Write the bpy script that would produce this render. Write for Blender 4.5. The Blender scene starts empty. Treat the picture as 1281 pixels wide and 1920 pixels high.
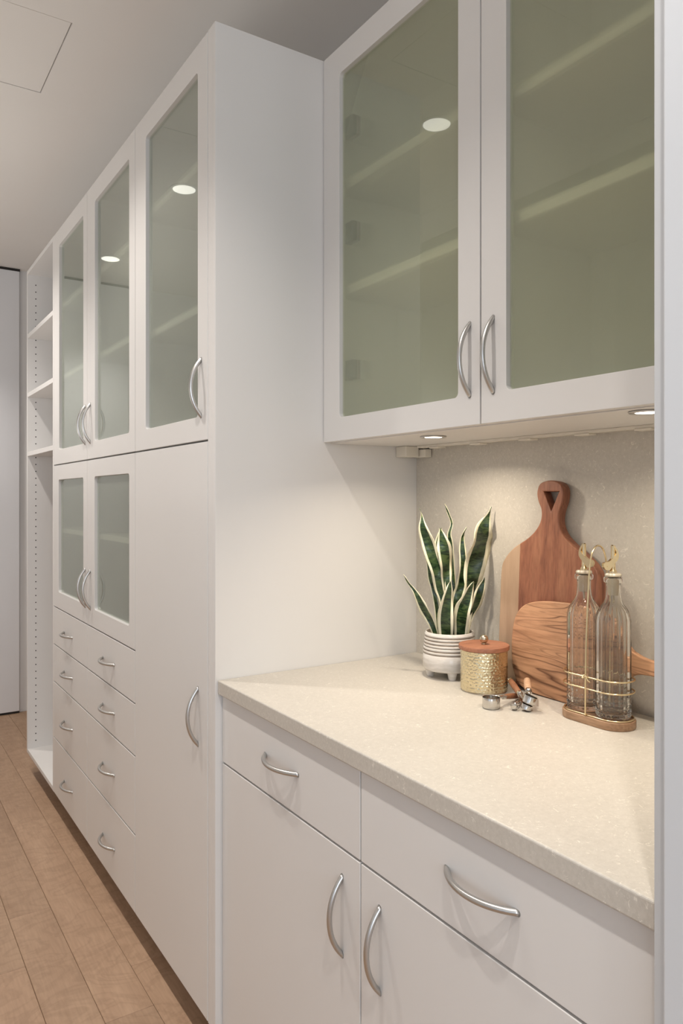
import bpy, bmesh, math, random
from mathutils import Vector, Matrix
R = math.radians
random.seed(7)
sc = bpy.context.scene

# ------------------------------------------------------------------ camera
cam_d = bpy.data.cameras.new('camera')
cam_d.sensor_fit = 'HORIZONTAL'
cam_d.sensor_width = 36.0
cam_d.lens = 36.0 * 1401.0 / 1281.0
cam_d.shift_y = -27.0 / 1281.0
cam_d.clip_start = 0.02
cam = bpy.data.objects.new('camera', cam_d)
cam.location = (0, 0, 1.35)
cam.rotation_euler = (R(90), 0, R(-32.96))
sc.collection.objects.link(cam)
sc.camera = cam

# ------------------------------------------------------------------ world, exposure
w = bpy.data.worlds.new('sky')
sc.world = w
w.use_nodes = True
bg = w.node_tree.nodes['Background']
bg.inputs[0].default_value = (0.75, 0.85, 1.0, 1)
bg.inputs[1].default_value = 0.5
sc.view_settings.view_transform = 'Standard'
sc.view_settings.look = 'None'
sc.view_settings.gamma = 1.0
sc.view_settings.use_curve_mapping = False
sc.view_settings.exposure = -0.38
cy = sc.cycles
cy.max_bounces = 12
cy.diffuse_bounces = 6
cy.glossy_bounces = 5
cy.transmission_bounces = 12
cy.transparent_max_bounces = 12
cy.caustics_refractive = True
cy.caustics_reflective = False
cy.blur_glossy = 0.6
cy.sample_clamp_indirect = 6.0


def area(name, loc, rot, sx, sy, power, col):
    l = bpy.data.lights.new(name, 'AREA')
    l.shape = 'RECTANGLE'; l.size = sx; l.size_y = sy; l.energy = power; l.color = col
    o = bpy.data.objects.new(name, l)
    o.location = loc; o.rotation_euler = rot
    sc.collection.objects.link(o)
    return o


# daylight through the two windows of the room behind the camera
area('daylight_back', (-0.9, -2.52, 1.55), (R(90), 0, 0), 2.4, 1.5, 72, (0.80, 0.89, 1.0))
area('daylight_side', (-2.52, -0.7, 1.55), (R(90), 0, R(-90)), 2.2, 1.5, 8, (0.84, 0.91, 1.0))
# two added fill lights without a real source, aimed up to brighten the ceiling
area('added_fill_near', (-0.30, 0.15, 1.70), (R(180), 0, 0), 0.6, 0.6, 7, (1.0, 0.97, 0.94))
area('added_fill_far', (-0.35, 3.3, 1.30), (R(180), 0, 0), 0.5, 1.2, 12, (1.0, 0.97, 0.94))

CEIL = 2.78
DOWNLIGHT_W = 70.0
DOWNLIGHT_COL = (1.0, 0.94, 0.885)
PUCK_W = 2.0
PUCK_COL = (1.0, 0.87, 0.70)


# ------------------------------------------------------------------ materials
def new_mat(name):
    m = bpy.data.materials.new(name)
    m.use_nodes = True
    nt = m.node_tree
    b = nt.nodes['Principled BSDF']
    return m, nt, b


def N(nt, typ, **kw):
    n = nt.nodes.new(typ)
    for k, v in kw.items():
        if k in n.inputs:
            n.inputs[k].default_value = v
        else:
            setattr(n, k, v)
    return n


def L(nt, a, b):
    nt.links.new(a, b)


def ramp(nt, fac, stops, interp='LINEAR'):
    r = nt.nodes.new('ShaderNodeValToRGB')
    r.color_ramp.interpolation = interp
    els = r.color_ramp.elements
    while len(els) < len(stops):
        els.new(0.5)
    for e, (p, c) in zip(els, stops):
        e.position = p
        e.color = (*c, 1)
    L(nt, fac, r.inputs[0])
    return r.outputs[0]


def coords(nt, kind='Object', scale=(1, 1, 1), rot=(0, 0, 0), loc=(0, 0, 0)):
    t = nt.nodes.new('ShaderNodeTexCoord')
    m = nt.nodes.new('ShaderNodeMapping')
    m.inputs['Scale'].default_value = scale
    m.inputs['Rotation'].default_value = rot
    m.inputs['Location'].default_value = loc
    L(nt, t.outputs[kind], m.inputs[0])
    return m.outputs[0]


def painted(name, col, rough=0.45, var=0.03, scale=3.0, bump=0.0, spec=0.5):
    m, nt, b = new_mat(name)
    v = coords(nt, 'Object')
    n = N(nt, 'ShaderNodeTexNoise', Scale=scale, Detail=3.0)
    L(nt, v, n.inputs['Vector'])
    c0 = tuple(x * (1 - var) for x in col); c1 = tuple(min(1, x * (1 + var)) for x in col)
    L(nt, ramp(nt, n.outputs['Fac'], [(0.3, c0), (0.7, c1)]), b.inputs['Base Color'])
    b.inputs['Roughness'].default_value = rough
    b.inputs['Specular IOR Level'].default_value = spec
    if bump:
        n2 = N(nt, 'ShaderNodeTexNoise', Scale=260.0, Detail=2.0)
        L(nt, v, n2.inputs['Vector'])
        bp = N(nt, 'ShaderNodeBump', Strength=bump, Distance=0.002)
        L(nt, n2.outputs['Fac'], bp.inputs['Height'])
        L(nt, bp.outputs[0], b.inputs['Normal'])
    return m


M = {}
M['cabinet'] = painted('white_melamine', (0.700, 0.686, 0.664), 0.38, 0.012, 2.0)
M['interior'] = painted('melamine_interior', (0.715, 0.70, 0.68), 0.5, 0.01, 2.0)
M['wall'] = painted('wall_paint', (0.70, 0.69, 0.68), 0.75, 0.015, 2.0, 0.05)
M['ceiling'] = painted('ceiling_paint', (0.78, 0.755, 0.72), 0.85, 0.01, 2.0, 0.05)
M['trim'] = painted('trim_paint', (0.74, 0.745, 0.76), 0.4, 0.01, 2.0)
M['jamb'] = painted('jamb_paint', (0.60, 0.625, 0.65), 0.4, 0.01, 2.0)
M['plastic'] = painted('white_plastic', (0.72, 0.68, 0.60), 0.35, 0.01)
M['dark'] = painted('dark_recess', (0.02, 0.018, 0.016), 0.8)
M['lamp_trim'] = painted('lamp_trim', (0.85, 0.85, 0.84), 0.4)
M['hinge'] = painted('hinge_metal', (0.05, 0.055, 0.05), 0.4)


def metal(name, col, rough, aniso_scale=None, bump=0.0):
    m, nt, b = new_mat(name)
    b.inputs['Base Color'].default_value = (*col, 1)
    b.inputs['Metallic'].default_value = 1.0
    b.inputs['Roughness'].default_value = rough
    v = coords(nt, 'Object', aniso_scale or (1, 1, 1))
    n = N(nt, 'ShaderNodeTexNoise', Scale=90.0, Detail=2.0)
    L(nt, v, n.inputs['Vector'])
    mr = N(nt, 'ShaderNodeMapRange')
    mr.inputs['To Min'].default_value = rough * 0.93
    mr.inputs['To Max'].default_value = rough * 1.07
    L(nt, n.outputs['Fac'], mr.inputs['Value'])
    L(nt, mr.outputs[0], b.inputs['Roughness'])
    return m


M['nickel'] = metal('brushed_nickel', (0.56, 0.55, 0.53), 0.34, (1, 1, 0.02))
M['steel'] = metal('polished_steel', (0.62, 0.60, 0.57), 0.16)
M['gold'] = metal('pale_gold', (0.80, 0.66, 0.42), 0.22)
M['knob_metal'] = metal('antique_nickel', (0.58, 0.50, 0.38), 0.25)


def brass_hammered():
    m, nt, b = new_mat('hammered_brass')
    v = coords(nt, 'Object')
    vo = N(nt, 'ShaderNodeTexVoronoi', Scale=190.0)
    vo.feature = 'SMOOTH_F1'
    vo.inputs['Smoothness'].default_value = 0.35
    L(nt, v, vo.inputs['Vector'])
    L(nt, ramp(nt, vo.outputs['Distance'], [(0.0, (0.80, 0.71, 0.50)), (0.8, (0.72, 0.63, 0.42))]), b.inputs['Base Color'])
    b.inputs['Metallic'].default_value = 1.0
    b.inputs['Roughness'].default_value = 0.23
    bp = N(nt, 'ShaderNodeBump', Strength=0.40, Distance=0.0025)
    L(nt, vo.outputs['Distance'], bp.inputs['Height'])
    L(nt, bp.outputs[0], b.inputs['Normal'])
    return m


M['brass'] = brass_hammered()


def quartz():
    m, nt, b = new_mat('beige_quartz')
    v = coords(nt, 'Object')
    n1 = N(nt, 'ShaderNodeTexNoise', Scale=5.0, Detail=4.0)
    n2 = N(nt, 'ShaderNodeTexNoise', Scale=150.0, Detail=5.0, Roughness=0.7)
    vo = N(nt, 'ShaderNodeTexVoronoi', Scale=60.0)
    n3 = N(nt, 'ShaderNodeTexNoise', Scale=75.0, Detail=4.0, Roughness=0.75, Distortion=2.2)
    for n in (n1, n2, vo, n3):
        L(nt, v, n.inputs['Vector'])
    base = ramp(nt, n1.outputs['Fac'], [(0.3, (0.530, 0.497, 0.440)), (0.7, (0.555, 0.520, 0.462))])
    spk = ramp(nt, n2.outputs['Fac'], [(0.35, (0.93, 0.925, 0.92)), (0.65, (1.04, 1.04, 1.04))])
    mx = N(nt, 'ShaderNodeMix', data_type='RGBA', blend_type='MULTIPLY')
    mx.inputs['Factor'].default_value = 1.0
    L(nt, base, mx.inputs[6]); L(nt, spk, mx.inputs[7])
    vein = ramp(nt, n3.outputs['Fac'], [(0.60, (0, 0, 0)), (0.66, (1, 1, 1))])
    mx2 = N(nt, 'ShaderNodeMix', data_type='RGBA')
    ml = N(nt, 'ShaderNodeMath', operation='MULTIPLY')
    ml.inputs[1].default_value = 0.62
    L(nt, vein, ml.inputs[0])
    L(nt, ml.outputs[0], mx2.inputs[0])
    L(nt, mx.outputs[2], mx2.inputs[6])
    mx2.inputs[7].default_value = (0.82, 0.78, 0.69, 1)
    L(nt, mx2.outputs[2], b.inputs['Base Color'])
    b.inputs['Roughness'].default_value = 0.38
    return m


M['quartz'] = quartz()


def plank_mat():
    m, nt, b = new_mat('maple_floorboard')
    oi = nt.nodes.new('ShaderNodeObjectInfo')
    t = nt.nodes.new('ShaderNodeTexCoord')
    cmb = N(nt, 'ShaderNodeCombineXYZ')
    mu = N(nt, 'ShaderNodeMath', operation='MULTIPLY'); mu.inputs[1].default_value = 37.0
    L(nt, oi.outputs['Random'], mu.inputs[0])
    L(nt, mu.outputs[0], cmb.inputs[0]); L(nt, mu.outputs[0], cmb.inputs[1])
    va = N(nt, 'ShaderNodeVectorMath', operation='ADD')
    L(nt, t.outputs['Object'], va.inputs[0]); L(nt, cmb.outputs[0], va.inputs[1])
    m1 = N(nt, 'ShaderNodeMapping'); m1.inputs['Scale'].default_value = (9, 1.6, 1)
    L(nt, va.outputs[0], m1.inputs[0])
    n1 = N(nt, 'ShaderNodeTexNoise', Scale=1.0, Detail=5.0, Distortion=0.8)
    L(nt, m1.outputs[0], n1.inputs['Vector'])
    m2 = N(nt, 'ShaderNodeMapping'); m2.inputs['Scale'].default_value = (150, 14, 1)
    L(nt, va.outputs[0], m2.inputs[0])
    n2 = N(nt, 'ShaderNodeTexNoise', Scale=1.0, Detail=3.0)
    L(nt, m2.outputs[0], n2.inputs['Vector'])
    m3 = N(nt, 'ShaderNodeMapping'); m3.inputs['Scale'].default_value = (5, 9, 1)
    L(nt, va.outputs[0], m3.inputs[0])
    n3 = N(nt, 'ShaderNodeTexNoise', Scale=1.0, Detail=6.0, Distortion=2.0)
    L(nt, m3.outputs[0], n3.inputs['Vector'])
    base = ramp(nt, n1.outputs['Fac'], [(0.25, (0.345, 0.222, 0.142)), (0.75, (0.430, 0.290, 0.192))])
    fine = ramp(nt, n2.outputs['Fac'], [(0.3, (0.90, 0.89, 0.88)), (0.7, (1.05, 1.05, 1.05))])
    fig = ramp(nt, n3.outputs['Fac'], [(0.42, (1, 1, 1)), (0.50, (0.88, 0.87, 0.86)), (0.56, (1, 1, 1))])
    perp = ramp(nt, oi.outputs['Random'], [(0.0, (0.88, 0.87, 0.85)), (1.0, (1.08, 1.07, 1.06))])
    last = base
    for c in (fine, fig, perp):
        mx = N(nt, 'ShaderNodeMix', data_type='RGBA', blend_type='MULTIPLY')
        mx.inputs['Factor'].default_value = 1.0
        L(nt, last, mx.inputs[6]); L(nt, c, mx.inputs[7])
        last = mx.outputs[2]
    L(nt, last, b.inputs['Base Color'])
    b.inputs['Roughness'].default_value = 0.5
    return m


M['plank'] = plank_mat()


def glass_frosted(name, tint, body):
    # acid-etched pane: mostly clear-ish scattering with a smooth outer reflection
    m, nt, b = new_mat(name)
    nt.nodes.remove(b)
    out = nt.nodes['Material Output']
    refr = N(nt, 'ShaderNodeBsdfRefraction', Roughness=0.26, IOR=1.15)
    refr.inputs['Color'].default_value = (*tint, 1)
    trl = N(nt, 'ShaderNodeBsdfTranslucent'); trl.inputs['Color'].default_value = (*tint, 1)
    dif = N(nt, 'ShaderNodeBsdfDiffuse'); dif.inputs['Color'].default_value = (*body, 1)
    glo = N(nt, 'ShaderNodeBsdfGlossy', Roughness=0.015)
    glo.inputs['Color'].default_value = (0.93, 0.97, 0.93, 1)
    n = N(nt, 'ShaderNodeTexNoise', Scale=900.0)
    L(nt, coords(nt), n.inputs['Vector'])
    bp = N(nt, 'ShaderNodeBump', Strength=0.02, Distance=0.0005)
    L(nt, n.outputs['Fac'], bp.inputs['Height'])
    L(nt, bp.outputs[0], dif.inputs['Normal'])
    tra = N(nt, 'ShaderNodeBsdfTransparent'); tra.inputs['Color'].default_value = (*tint, 1)
    s0 = N(nt, 'ShaderNodeMixShader'); s0.inputs[0].default_value = 0.50
    L(nt, refr.outputs[0], s0.inputs[1]); L(nt, tra.outputs[0], s0.inputs[2])
    s1 = N(nt, 'ShaderNodeMixShader'); s1.inputs[0].default_value = 0.08
    L(nt, s0.outputs[0], s1.inputs[1]); L(nt, trl.outputs[0], s1.inputs[2])
    s2 = N(nt, 'ShaderNodeMixShader'); s2.inputs[0].default_value = 0.14
    L(nt, s1.outputs[0], s2.inputs[1]); L(nt, dif.outputs[0], s2.inputs[2])
    fr = N(nt, 'ShaderNodeFresnel', IOR=1.90)
    s3 = N(nt, 'ShaderNodeMixShader')
    ge = nt.nodes.new('ShaderNodeNewGeometry')
    inv = N(nt, 'ShaderNodeMath', operation='SUBTRACT'); inv.inputs[0].default_value = 1.0
    L(nt, ge.outputs['Backfacing'], inv.inputs[1])
    fm = N(nt, 'ShaderNodeMath', operation='MULTIPLY')
    L(nt, fr.outputs[0], fm.inputs[0]); L(nt, inv.outputs[0], fm.inputs[1])
    L(nt, fm.outputs[0], s3.inputs[0])
    L(nt, s2.outputs[0], s3.inputs[1]); L(nt, glo.outputs[0], s3.inputs[2])
    L(nt, s3.outputs[0], out.inputs[0])
    return m


M['frosted'] = glass_frosted('frosted_green_glass', (0.95, 0.962, 0.865), (0.74, 0.77, 0.59))
M['frosted_grey'] = glass_frosted('frosted_grey_glass', (0.94, 0.965, 0.91), (0.82, 0.86, 0.78))


def emitter(name, col, strength):
    m, nt, b = new_mat(name)
    b.inputs['Base Color'].default_value = (0.9, 0.9, 0.9, 1)
    b.inputs['Emission Color'].default_value = (*col, 1)
    b.inputs['Emission Strength'].default_value = strength
    return m


M['lamp'] = emitter('downlight_lamp', (1.0, 0.95, 0.88), 3.6)
M['puck_lamp'] = emitter('puck_lamp', (1.0, 0.93, 0.80), 9.0)


def bottle_glass():
    m, nt, b = new_mat('clear_bottle_glass')
    b.inputs['Base Color'].default_value = (0.93, 0.92, 0.89, 1)
    b.inputs['Roughness'].default_value = 0.01
    b.inputs['Transmission Weight'].default_value = 1.0
    b.inputs['IOR'].default_value = 1.45
    n = N(nt, 'ShaderNodeTexNoise', Scale=40.0, Detail=1.0)
    L(nt, coords(nt), n.inputs['Vector'])
    bp = N(nt, 'ShaderNodeBump', Strength=0.08, Distance=0.002)
    L(nt, n.outputs['Fac'], bp.inputs['Height'])
    L(nt, bp.outputs[0], b.inputs['Normal'])
    return m


M['bottle'] = bottle_glass()
mm, nt_, b_ = new_mat('clear_stopper_plastic')
b_.inputs['Base Color'].default_value = (0.86, 0.82, 0.74, 1)
b_.inputs['Roughness'].default_value = 0.25
b_.inputs['Transmission Weight'].default_value = 0.55
b_.inputs['IOR'].default_value = 1.4
n_ = N(nt_, 'ShaderNodeTexNoise', Scale=60.0)
L(nt_, coords(nt_), n_.inputs['Vector'])
L(nt_, ramp(nt_, n_.outputs['Fac'], [(0, (0.80, 0.72, 0.56)), (1, (0.88, 0.81, 0.66))]), b_.inputs['Base Color'])
M['stopper'] = mm


def wood(name, cols, scale, wave=None, rough=0.45, bands=2.0, dist=4.0, axis_scale=(1, 1, 0.12), sap=None):
    m, nt, b = new_mat(name)
    v = coords(nt, 'Object', axis_scale)
    n1 = N(nt, 'ShaderNodeTexNoise', Scale=scale, Detail=6.0, Roughness=0.6, Distortion=0.6)
    L(nt, v, n1.inputs['Vector'])
    base = ramp(nt, n1.outputs['Fac'], [(0.25, cols[0]), (0.5, cols[1]), (0.75, cols[2])])
    n2 = N(nt, 'ShaderNodeTexNoise', Scale=scale * 9, Detail=3.0)
    L(nt, v, n2.inputs['Vector'])
    fine = ramp(nt, n2.outputs['Fac'], [(0.35, (0.80, 0.78, 0.76)), (0.6, (1.04, 1.04, 1.04))])
    mx = N(nt, 'ShaderNodeMix', data_type='RGBA', blend_type='MULTIPLY')
    mx.inputs['Factor'].default_value = 1.0
    L(nt, base, mx.inputs[6]); L(nt, fine, mx.inputs[7])
    last = mx.outputs[2]
    if wave:
        # warped growth rings: thin dark veins
        wsc, wdist, dark = wave
        n3 = N(nt, 'ShaderNodeTexNoise', Scale=wsc, Detail=2.5, Roughness=0.45, Distortion=0.35)
        L(nt, coords(nt, 'Object', (1, 0.13, 1), (0.10, 0, 0)), n3.inputs['Vector'])
        mu = N(nt, 'ShaderNodeMath', operation='MULTIPLY'); mu.inputs[1].default_value = wdist
        L(nt, n3.outputs['Fac'], mu.inputs[0])
        frc = N(nt, 'ShaderNodeMath', operation='FRACT')
        L(nt, mu.outputs[0], frc.inputs[0])
        vein = ramp(nt, frc.outputs[0], [(0.0, (1, 1, 1)), (0.10, (0.15, 0.15, 0.15)), (0.22, (0.03, 0.03, 0.03)), (0.80, (0, 0, 0)), (1.0, (0.9, 0.9, 0.9))])
        n4 = N(nt, 'ShaderNodeTexNoise', Scale=14.0, Detail=1.0)
        L(nt, coords(nt, 'Object', (1, 0.3, 1)), n4.inputs['Vector'])
        st = ramp(nt, n4.outputs['Fac'], [(0.30, (0.35, 0.35, 0.35)), (0.5, (1, 1, 1))])
        m5 = N(nt, 'ShaderNodeMath', operation='MULTIPLY')
        L(nt, vein, m5.inputs[0]); L(nt, st, m5.inputs[1])
        mx3 = N(nt, 'ShaderNodeMix', data_type='RGBA')
        L(nt, m5.outputs[0], mx3.inputs[0]); L(nt, last, mx3.inputs[6])
        mx3.inputs[7].default_value = (*dark, 1)
        last = mx3.outputs[2]
    if sap:
        # glued-up strip of pale sapwood on one side of the board
        ypos, c0, c1 = sap
        t = nt.nodes.new('ShaderNodeTexCoord')
        sp = nt.nodes.new('ShaderNodeSeparateXYZ')
        L(nt, t.outputs['Object'], sp.inputs[0])
        gt = N(nt, 'ShaderNodeMath', operation='GREATER_THAN'); gt.inputs[1].default_value = ypos
        L(nt, sp.outputs[1], gt.inputs[0])
        sapc = ramp(nt, n1.outputs['Fac'], [(0.3, c0), (0.7, c1)])
        mx4 = N(nt, 'ShaderNodeMix', data_type='RGBA')
        L(nt, gt.outputs[0], mx4.inputs[0]); L(nt, last, mx4.inputs[6]); L(nt, sapc, mx4.inputs[7])
        last = mx4.outputs[2]
    L(nt, last, b.inputs['Base Color'])
    b.inputs['Roughness'].default_value = rough
    bp = N(nt, 'ShaderNodeBump', Strength=0.15, Distance=0.0006)
    L(nt, n2.outputs['Fac'], bp.inputs['Height'])
    L(nt, bp.outputs[0], b.inputs['Normal'])
    return m


M['acacia'] = wood('acacia_wood', [(0.13, 0.046, 0.028), (0.29, 0.115, 0.065), (0.38, 0.175, 0.10)], 34.0,
                   sap=(0.083, (0.36, 0.24, 0.155), (0.47, 0.325, 0.22)))
M['lid_wood'] = wood('lid_wood', [(0.24, 0.09, 0.05), (0.36, 0.15, 0.085), (0.42, 0.19, 0.11)], 22.0, axis_scale=(0.15, 1, 1))
M['olive'] = wood('olive_wood', [(0.40, 0.20, 0.105), (0.52, 0.28, 0.155), (0.60, 0.34, 0.19)], 20.0,
                  wave=(15.0, 22.0, (0.10, 0.038, 0.018)), axis_scale=(1, 0.1, 1))
M['walnut'] = wood('rack_wood', [(0.22, 0.12, 0.065), (0.32, 0.19, 0.11), (0.42, 0.27, 0.165)], 26.0, axis_scale=(1, 0.15, 1))
M['handle_dark'] = wood('scoop_handle_dark', [(0.16, 0.06, 0.03), (0.28, 0.12, 0.06), (0.34, 0.16, 0.08)], 60.0, axis_scale=(1, 1, 0.2))
M['handle_light'] = wood('scoop_handle_light', [(0.50, 0.30, 0.18), (0.62, 0.40, 0.26), (0.70, 0.47, 0.31)], 60.0, axis_scale=(1, 1, 0.2))


def glaze():
    m, nt, b = new_mat('white_stoneware_glaze')
    n = N(nt, 'ShaderNodeTexNoise', Scale=35.0, Detail=5.0)
    L(nt, coords(nt, 'Object', (1, 1, 5)), n.inputs['Vector'])
    L(nt, ramp(nt, n.outputs['Fac'], [(0.3, (0.60, 0.565, 0.52)), (0.65, (0.72, 0.69, 0.655))]), b.inputs['Base Color'])
    b.inputs['Roughness'].default_value = 0.16
    bp = N(nt, 'ShaderNodeBump', Strength=0.15, Distance=0.001)
    L(nt, n.outputs['Fac'], bp.inputs['Height'])
    L(nt, bp.outputs[0], b.inputs['Normal'])
    return m


M['glaze'] = glaze()
M['glaze_groove'] = painted('bare_clay_groove', (0.35, 0.29, 0.235), 0.5, 0.25, 60.0)
M['soil'] = painted('dark_soil', (0.03, 0.022, 0.016), 0.9, 0.4, 200.0, 0.8)


def leaf_mat():
    m, nt, b = new_mat('variegated_snake_plant_leaf')
    uv = nt.nodes.new('ShaderNodeUVMap')
    sp = nt.nodes.new('ShaderNodeSeparateXYZ')
    L(nt, uv.outputs[0], sp.inputs[0])
    n = N(nt, 'ShaderNodeTexNoise', Scale=60.0, Detail=3.0)
    L(nt, coords(nt, 'Object', (1, 1, 0.3)), n.inputs['Vector'])
    sub = N(nt, 'ShaderNodeMath', operation='SUBTRACT'); sub.inputs[1].default_value = 0.5
    L(nt, sp.outputs[0], sub.inputs[0])
    ab = N(nt, 'ShaderNodeMath', operation='ABSOLUTE'); L(nt, sub.outputs[0], ab.inputs[0])
    nm = N(nt, 'ShaderNodeMath', operation='MULTIPLY_ADD')
    nm.inputs[1].default_value = 0.08; nm.inputs[2].default_value = -0.04
    L(nt, n.outputs['Fac'], nm.inputs[0])
    ad = N(nt, 'ShaderNodeMath', operation='ADD'); L(nt, ab.outputs[0], ad.inputs[0]); L(nt, nm.outputs[0], ad.inputs[1])
    edge = ramp(nt, ad.outputs[0], [(0.305, (0, 0, 0)), (0.32, (1, 1, 1))])
    # irregular darker crossbands
    n2 = N(nt, 'ShaderNodeTexNoise', Scale=1.0, Detail=3.0, Distortion=1.2)
    L(nt, coords(nt, 'Object', (38, 38, 130)), n2.inputs['Vector'])
    green = ramp(nt, n2.outputs['Fac'], [(0.36, (0.006, 0.016, 0.007)), (0.48, (0.022, 0.05, 0.018)), (0.62, (0.055, 0.090, 0.030))])
    cream = ramp(nt, n.outputs['Fac'], [(0.3, (0.66, 0.62, 0.43)), (0.7, (0.80, 0.77, 0.60))])
    mx = N(nt, 'ShaderNodeMix', data_type='RGBA')
    L(nt, edge, mx.inputs[0]); L(nt, green, mx.inputs[6]); L(nt, cream, mx.inputs[7])
    L(nt, mx.outputs[2], b.inputs['Base Color'])
    b.inputs['Roughness'].default_value = 0.28
    return m


M['leaf'] = leaf_mat()


# ------------------------------------------------------------------ mesh helpers
def link(o, parent=None):
    sc.collection.objects.link(o)
    if parent is not None:
        o.parent = parent
    return o


def obj(name, bm, mat, parent=None, loc=(0, 0, 0), smooth=False, rot=None):
    me = bpy.data.meshes.new(name)
    bmesh.ops.recalc_face_normals(bm, faces=bm.faces[:])
    bm.to_mesh(me); bm.free()
    for k in (mat if isinstance(mat, (list, tuple)) else [mat]):
        me.materials.append(k)
    if smooth:
        for p in me.polygons:
            p.use_smooth = True
        if smooth != True:
            try:
                me.set_sharp_from_angle(angle=R(smooth))
            except Exception:
                pass
    o = bpy.data.objects.new(name, me)
    o.location = loc
    if rot:
        o.rotation_euler = rot
    return link(o, parent)


def thing(name, label, cat, loc=(0, 0, 0), group=None, rot=None):
    o = bpy.data.objects.new(name, None)
    o.empty_display_size = 0.05
    o.location = loc
    if rot:
        o.rotation_euler = rot
    sc.collection.objects.link(o)
    tag(o, label, cat, group)
    return o


def tag(o, label=None, cat=None, group=None, kind=None):
    if label: o['label'] = label
    if cat: o['category'] = cat
    if group: o['group'] = group
    if kind: o['kind'] = kind
    return o


def bevel_bm(bm, wdt, seg=2, ang=35):
    if wdt <= 0:
        return bm
    es = [e for e in bm.edges if len(e.link_faces) == 2 and e.calc_face_angle(0) > R(ang)]
    bmesh.ops.bevel(bm, geom=es, offset=wdt, segments=seg, profile=0.5, affect='EDGES', clamp_overlap=True)
    return bm


def box(x0, x1, y0, y1, z0, z1, bev=0.0, seg=2, bm=None):
    b = bmesh.new()
    bmesh.ops.create_cube(b, size=1.0)
    for v in b.verts:
        v.co = Vector(((x0 + x1) / 2 + v.co.x * (x1 - x0), (y0 + y1) / 2 + v.co.y * (y1 - y0), (z0 + z1) / 2 + v.co.z * (z1 - z0)))
    bevel_bm(b, bev, seg)
    if bm is None:
        return b
    me = bpy.data.meshes.new('tmp'); b.to_mesh(me); b.free()
    bm.from_mesh(me); bpy.data.meshes.remove(me)
    return bm


def lathe(profile, n=48, rfun=None):
    """profile: list of (r, z); closed to the axis when r == 0."""
    bm = bmesh.new()
    rings = []
    for r, z in profile:
        if r <= 1e-6:
            rings.append([bm.verts.new((0, 0, z))])
        else:
            rings.append([bm.verts.new(((r if rfun is None else rfun(r, z, 2 * math.pi * k / n)) * math.cos(2 * math.pi * k / n),
                                        (r if rfun is None else rfun(r, z, 2 * math.pi * k / n)) * math.sin(2 * math.pi * k / n), z)) for k in range(n)])
    for a, b in zip(rings, rings[1:]):
        for k in range(n):
            k2 = (k + 1) % n
            if len(a) == 1 and len(b) == 1:
                continue
            if len(a) == 1:
                bm.faces.new((a[0], b[k], b[k2]))
            elif len(b) == 1:
                bm.faces.new((a[k], a[k2], b[0]))
            else:
                bm.faces.new((a[k], a[k2], b[k2], b[k]))
    return bm


def tube(pts, rad, n=10, cap=True, closed=False, bm=None):
    """sweep a circle along pts; rad is a number or a list"""
    own = bm is None
    if own:
        bm = bmesh.new()
    pts = [Vector(p) for p in pts]
    m = len(pts)
    rings = []
    up = None
    for i, p in enumerate(pts):
        if closed:
            d = (pts[(i + 1) % m] - pts[i - 1]).normalized()
        else:
            d = (pts[min(i + 1, m - 1)] - pts[max(i - 1, 0)]).normalized()
        if up is None:
            up = d.orthogonal().normalized()
        else:
            up = (up - d * up.dot(d)).normalized()
        s = d.cross(up)
        r = rad[i] if isinstance(rad, (list, tuple)) else rad
        rings.append([bm.verts.new(p + (up * math.cos(2 * math.pi * k / n) + s * math.sin(2 * math.pi * k / n)) * r) for k in range(n)])
    segs = list(zip(rings, rings[1:]))
    if closed:
        # match seam by nearest vertex
        last, first = rings[-1], rings[0]
        off = min(range(n), key=lambda o: sum((last[k].co - first[(k + o) % n].co).length for k in range(n)))
        segs.append((last, [first[(k + off) % n] for k in range(n)]))
    for a, b in segs:
        for k in range(n):
            bm.faces.new((a[k], a[(k + 1) % n], b[(k + 1) % n], b[k]))
    if cap and not closed:
        bm.faces.new(list(reversed(rings[0]))); bm.faces.new(rings[-1])
    return bm


def catmull(pts, per=8, closed=True):
    out = []
    n = len(pts)
    rng = range(n) if closed else range(n - 1)
    for i in rng:
        g = lambda k: pts[k % n] if closed else pts[max(0, min(n - 1, k))]
        p0, p1, p2, p3 = g(i - 1), g(i), g(i + 1), g(i + 2)
        for j in range(per):
            t = j / per
            out.append(tuple(0.5 * ((2 * b) + (-a + c) * t + (2 * a - 5 * b + 4 * c - d) * t * t + (-a + 3 * b - 3 * c + d) * t ** 3)
                             for a, b, c, d in zip(p0, p1, p2, p3)))
    if not closed:
        out.append(tuple(pts[-1]))
    return out


def outline_mesh(name, loops, thick, bev, mat, parent=None, loc=(0, 0, 0), rot=(0, 0, 0)):
    """flat slab from 2-D loops (first is outer, others are holes) with rounded edges; lies in local XY, thickness centred on Z"""
    cu = bpy.data.curves.new(name, 'CURVE')
    cu.dimensions = '2D'
    cu.fill_mode = 'BOTH'
    cu.extrude = thick / 2 - bev
    cu.bevel_depth = bev
    cu.bevel_resolution = 2
    cu.offset = -bev
    for lp in loops:
        s = cu.splines.new('POLY')
        s.points.add(len(lp) - 1)
        for p, (x, y) in zip(s.points, lp):
            p.co = (x, y, 0, 1)
        s.use_cyclic_u = True
    tmp = bpy.data.objects.new('tmp', cu)
    sc.collection.objects.link(tmp)
    bpy.context.view_layer.update()
    me = bpy.data.meshes.new_from_object(tmp.evaluated_get(bpy.context.evaluated_depsgraph_get()))
    bpy.data.objects.remove(tmp)
    me.name = name
    me.materials.clear()
    me.materials.append(mat)
    o = bpy.data.objects.new(name, me)
    o.location = loc; o.rotation_euler = rot
    return link(o, parent)


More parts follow.
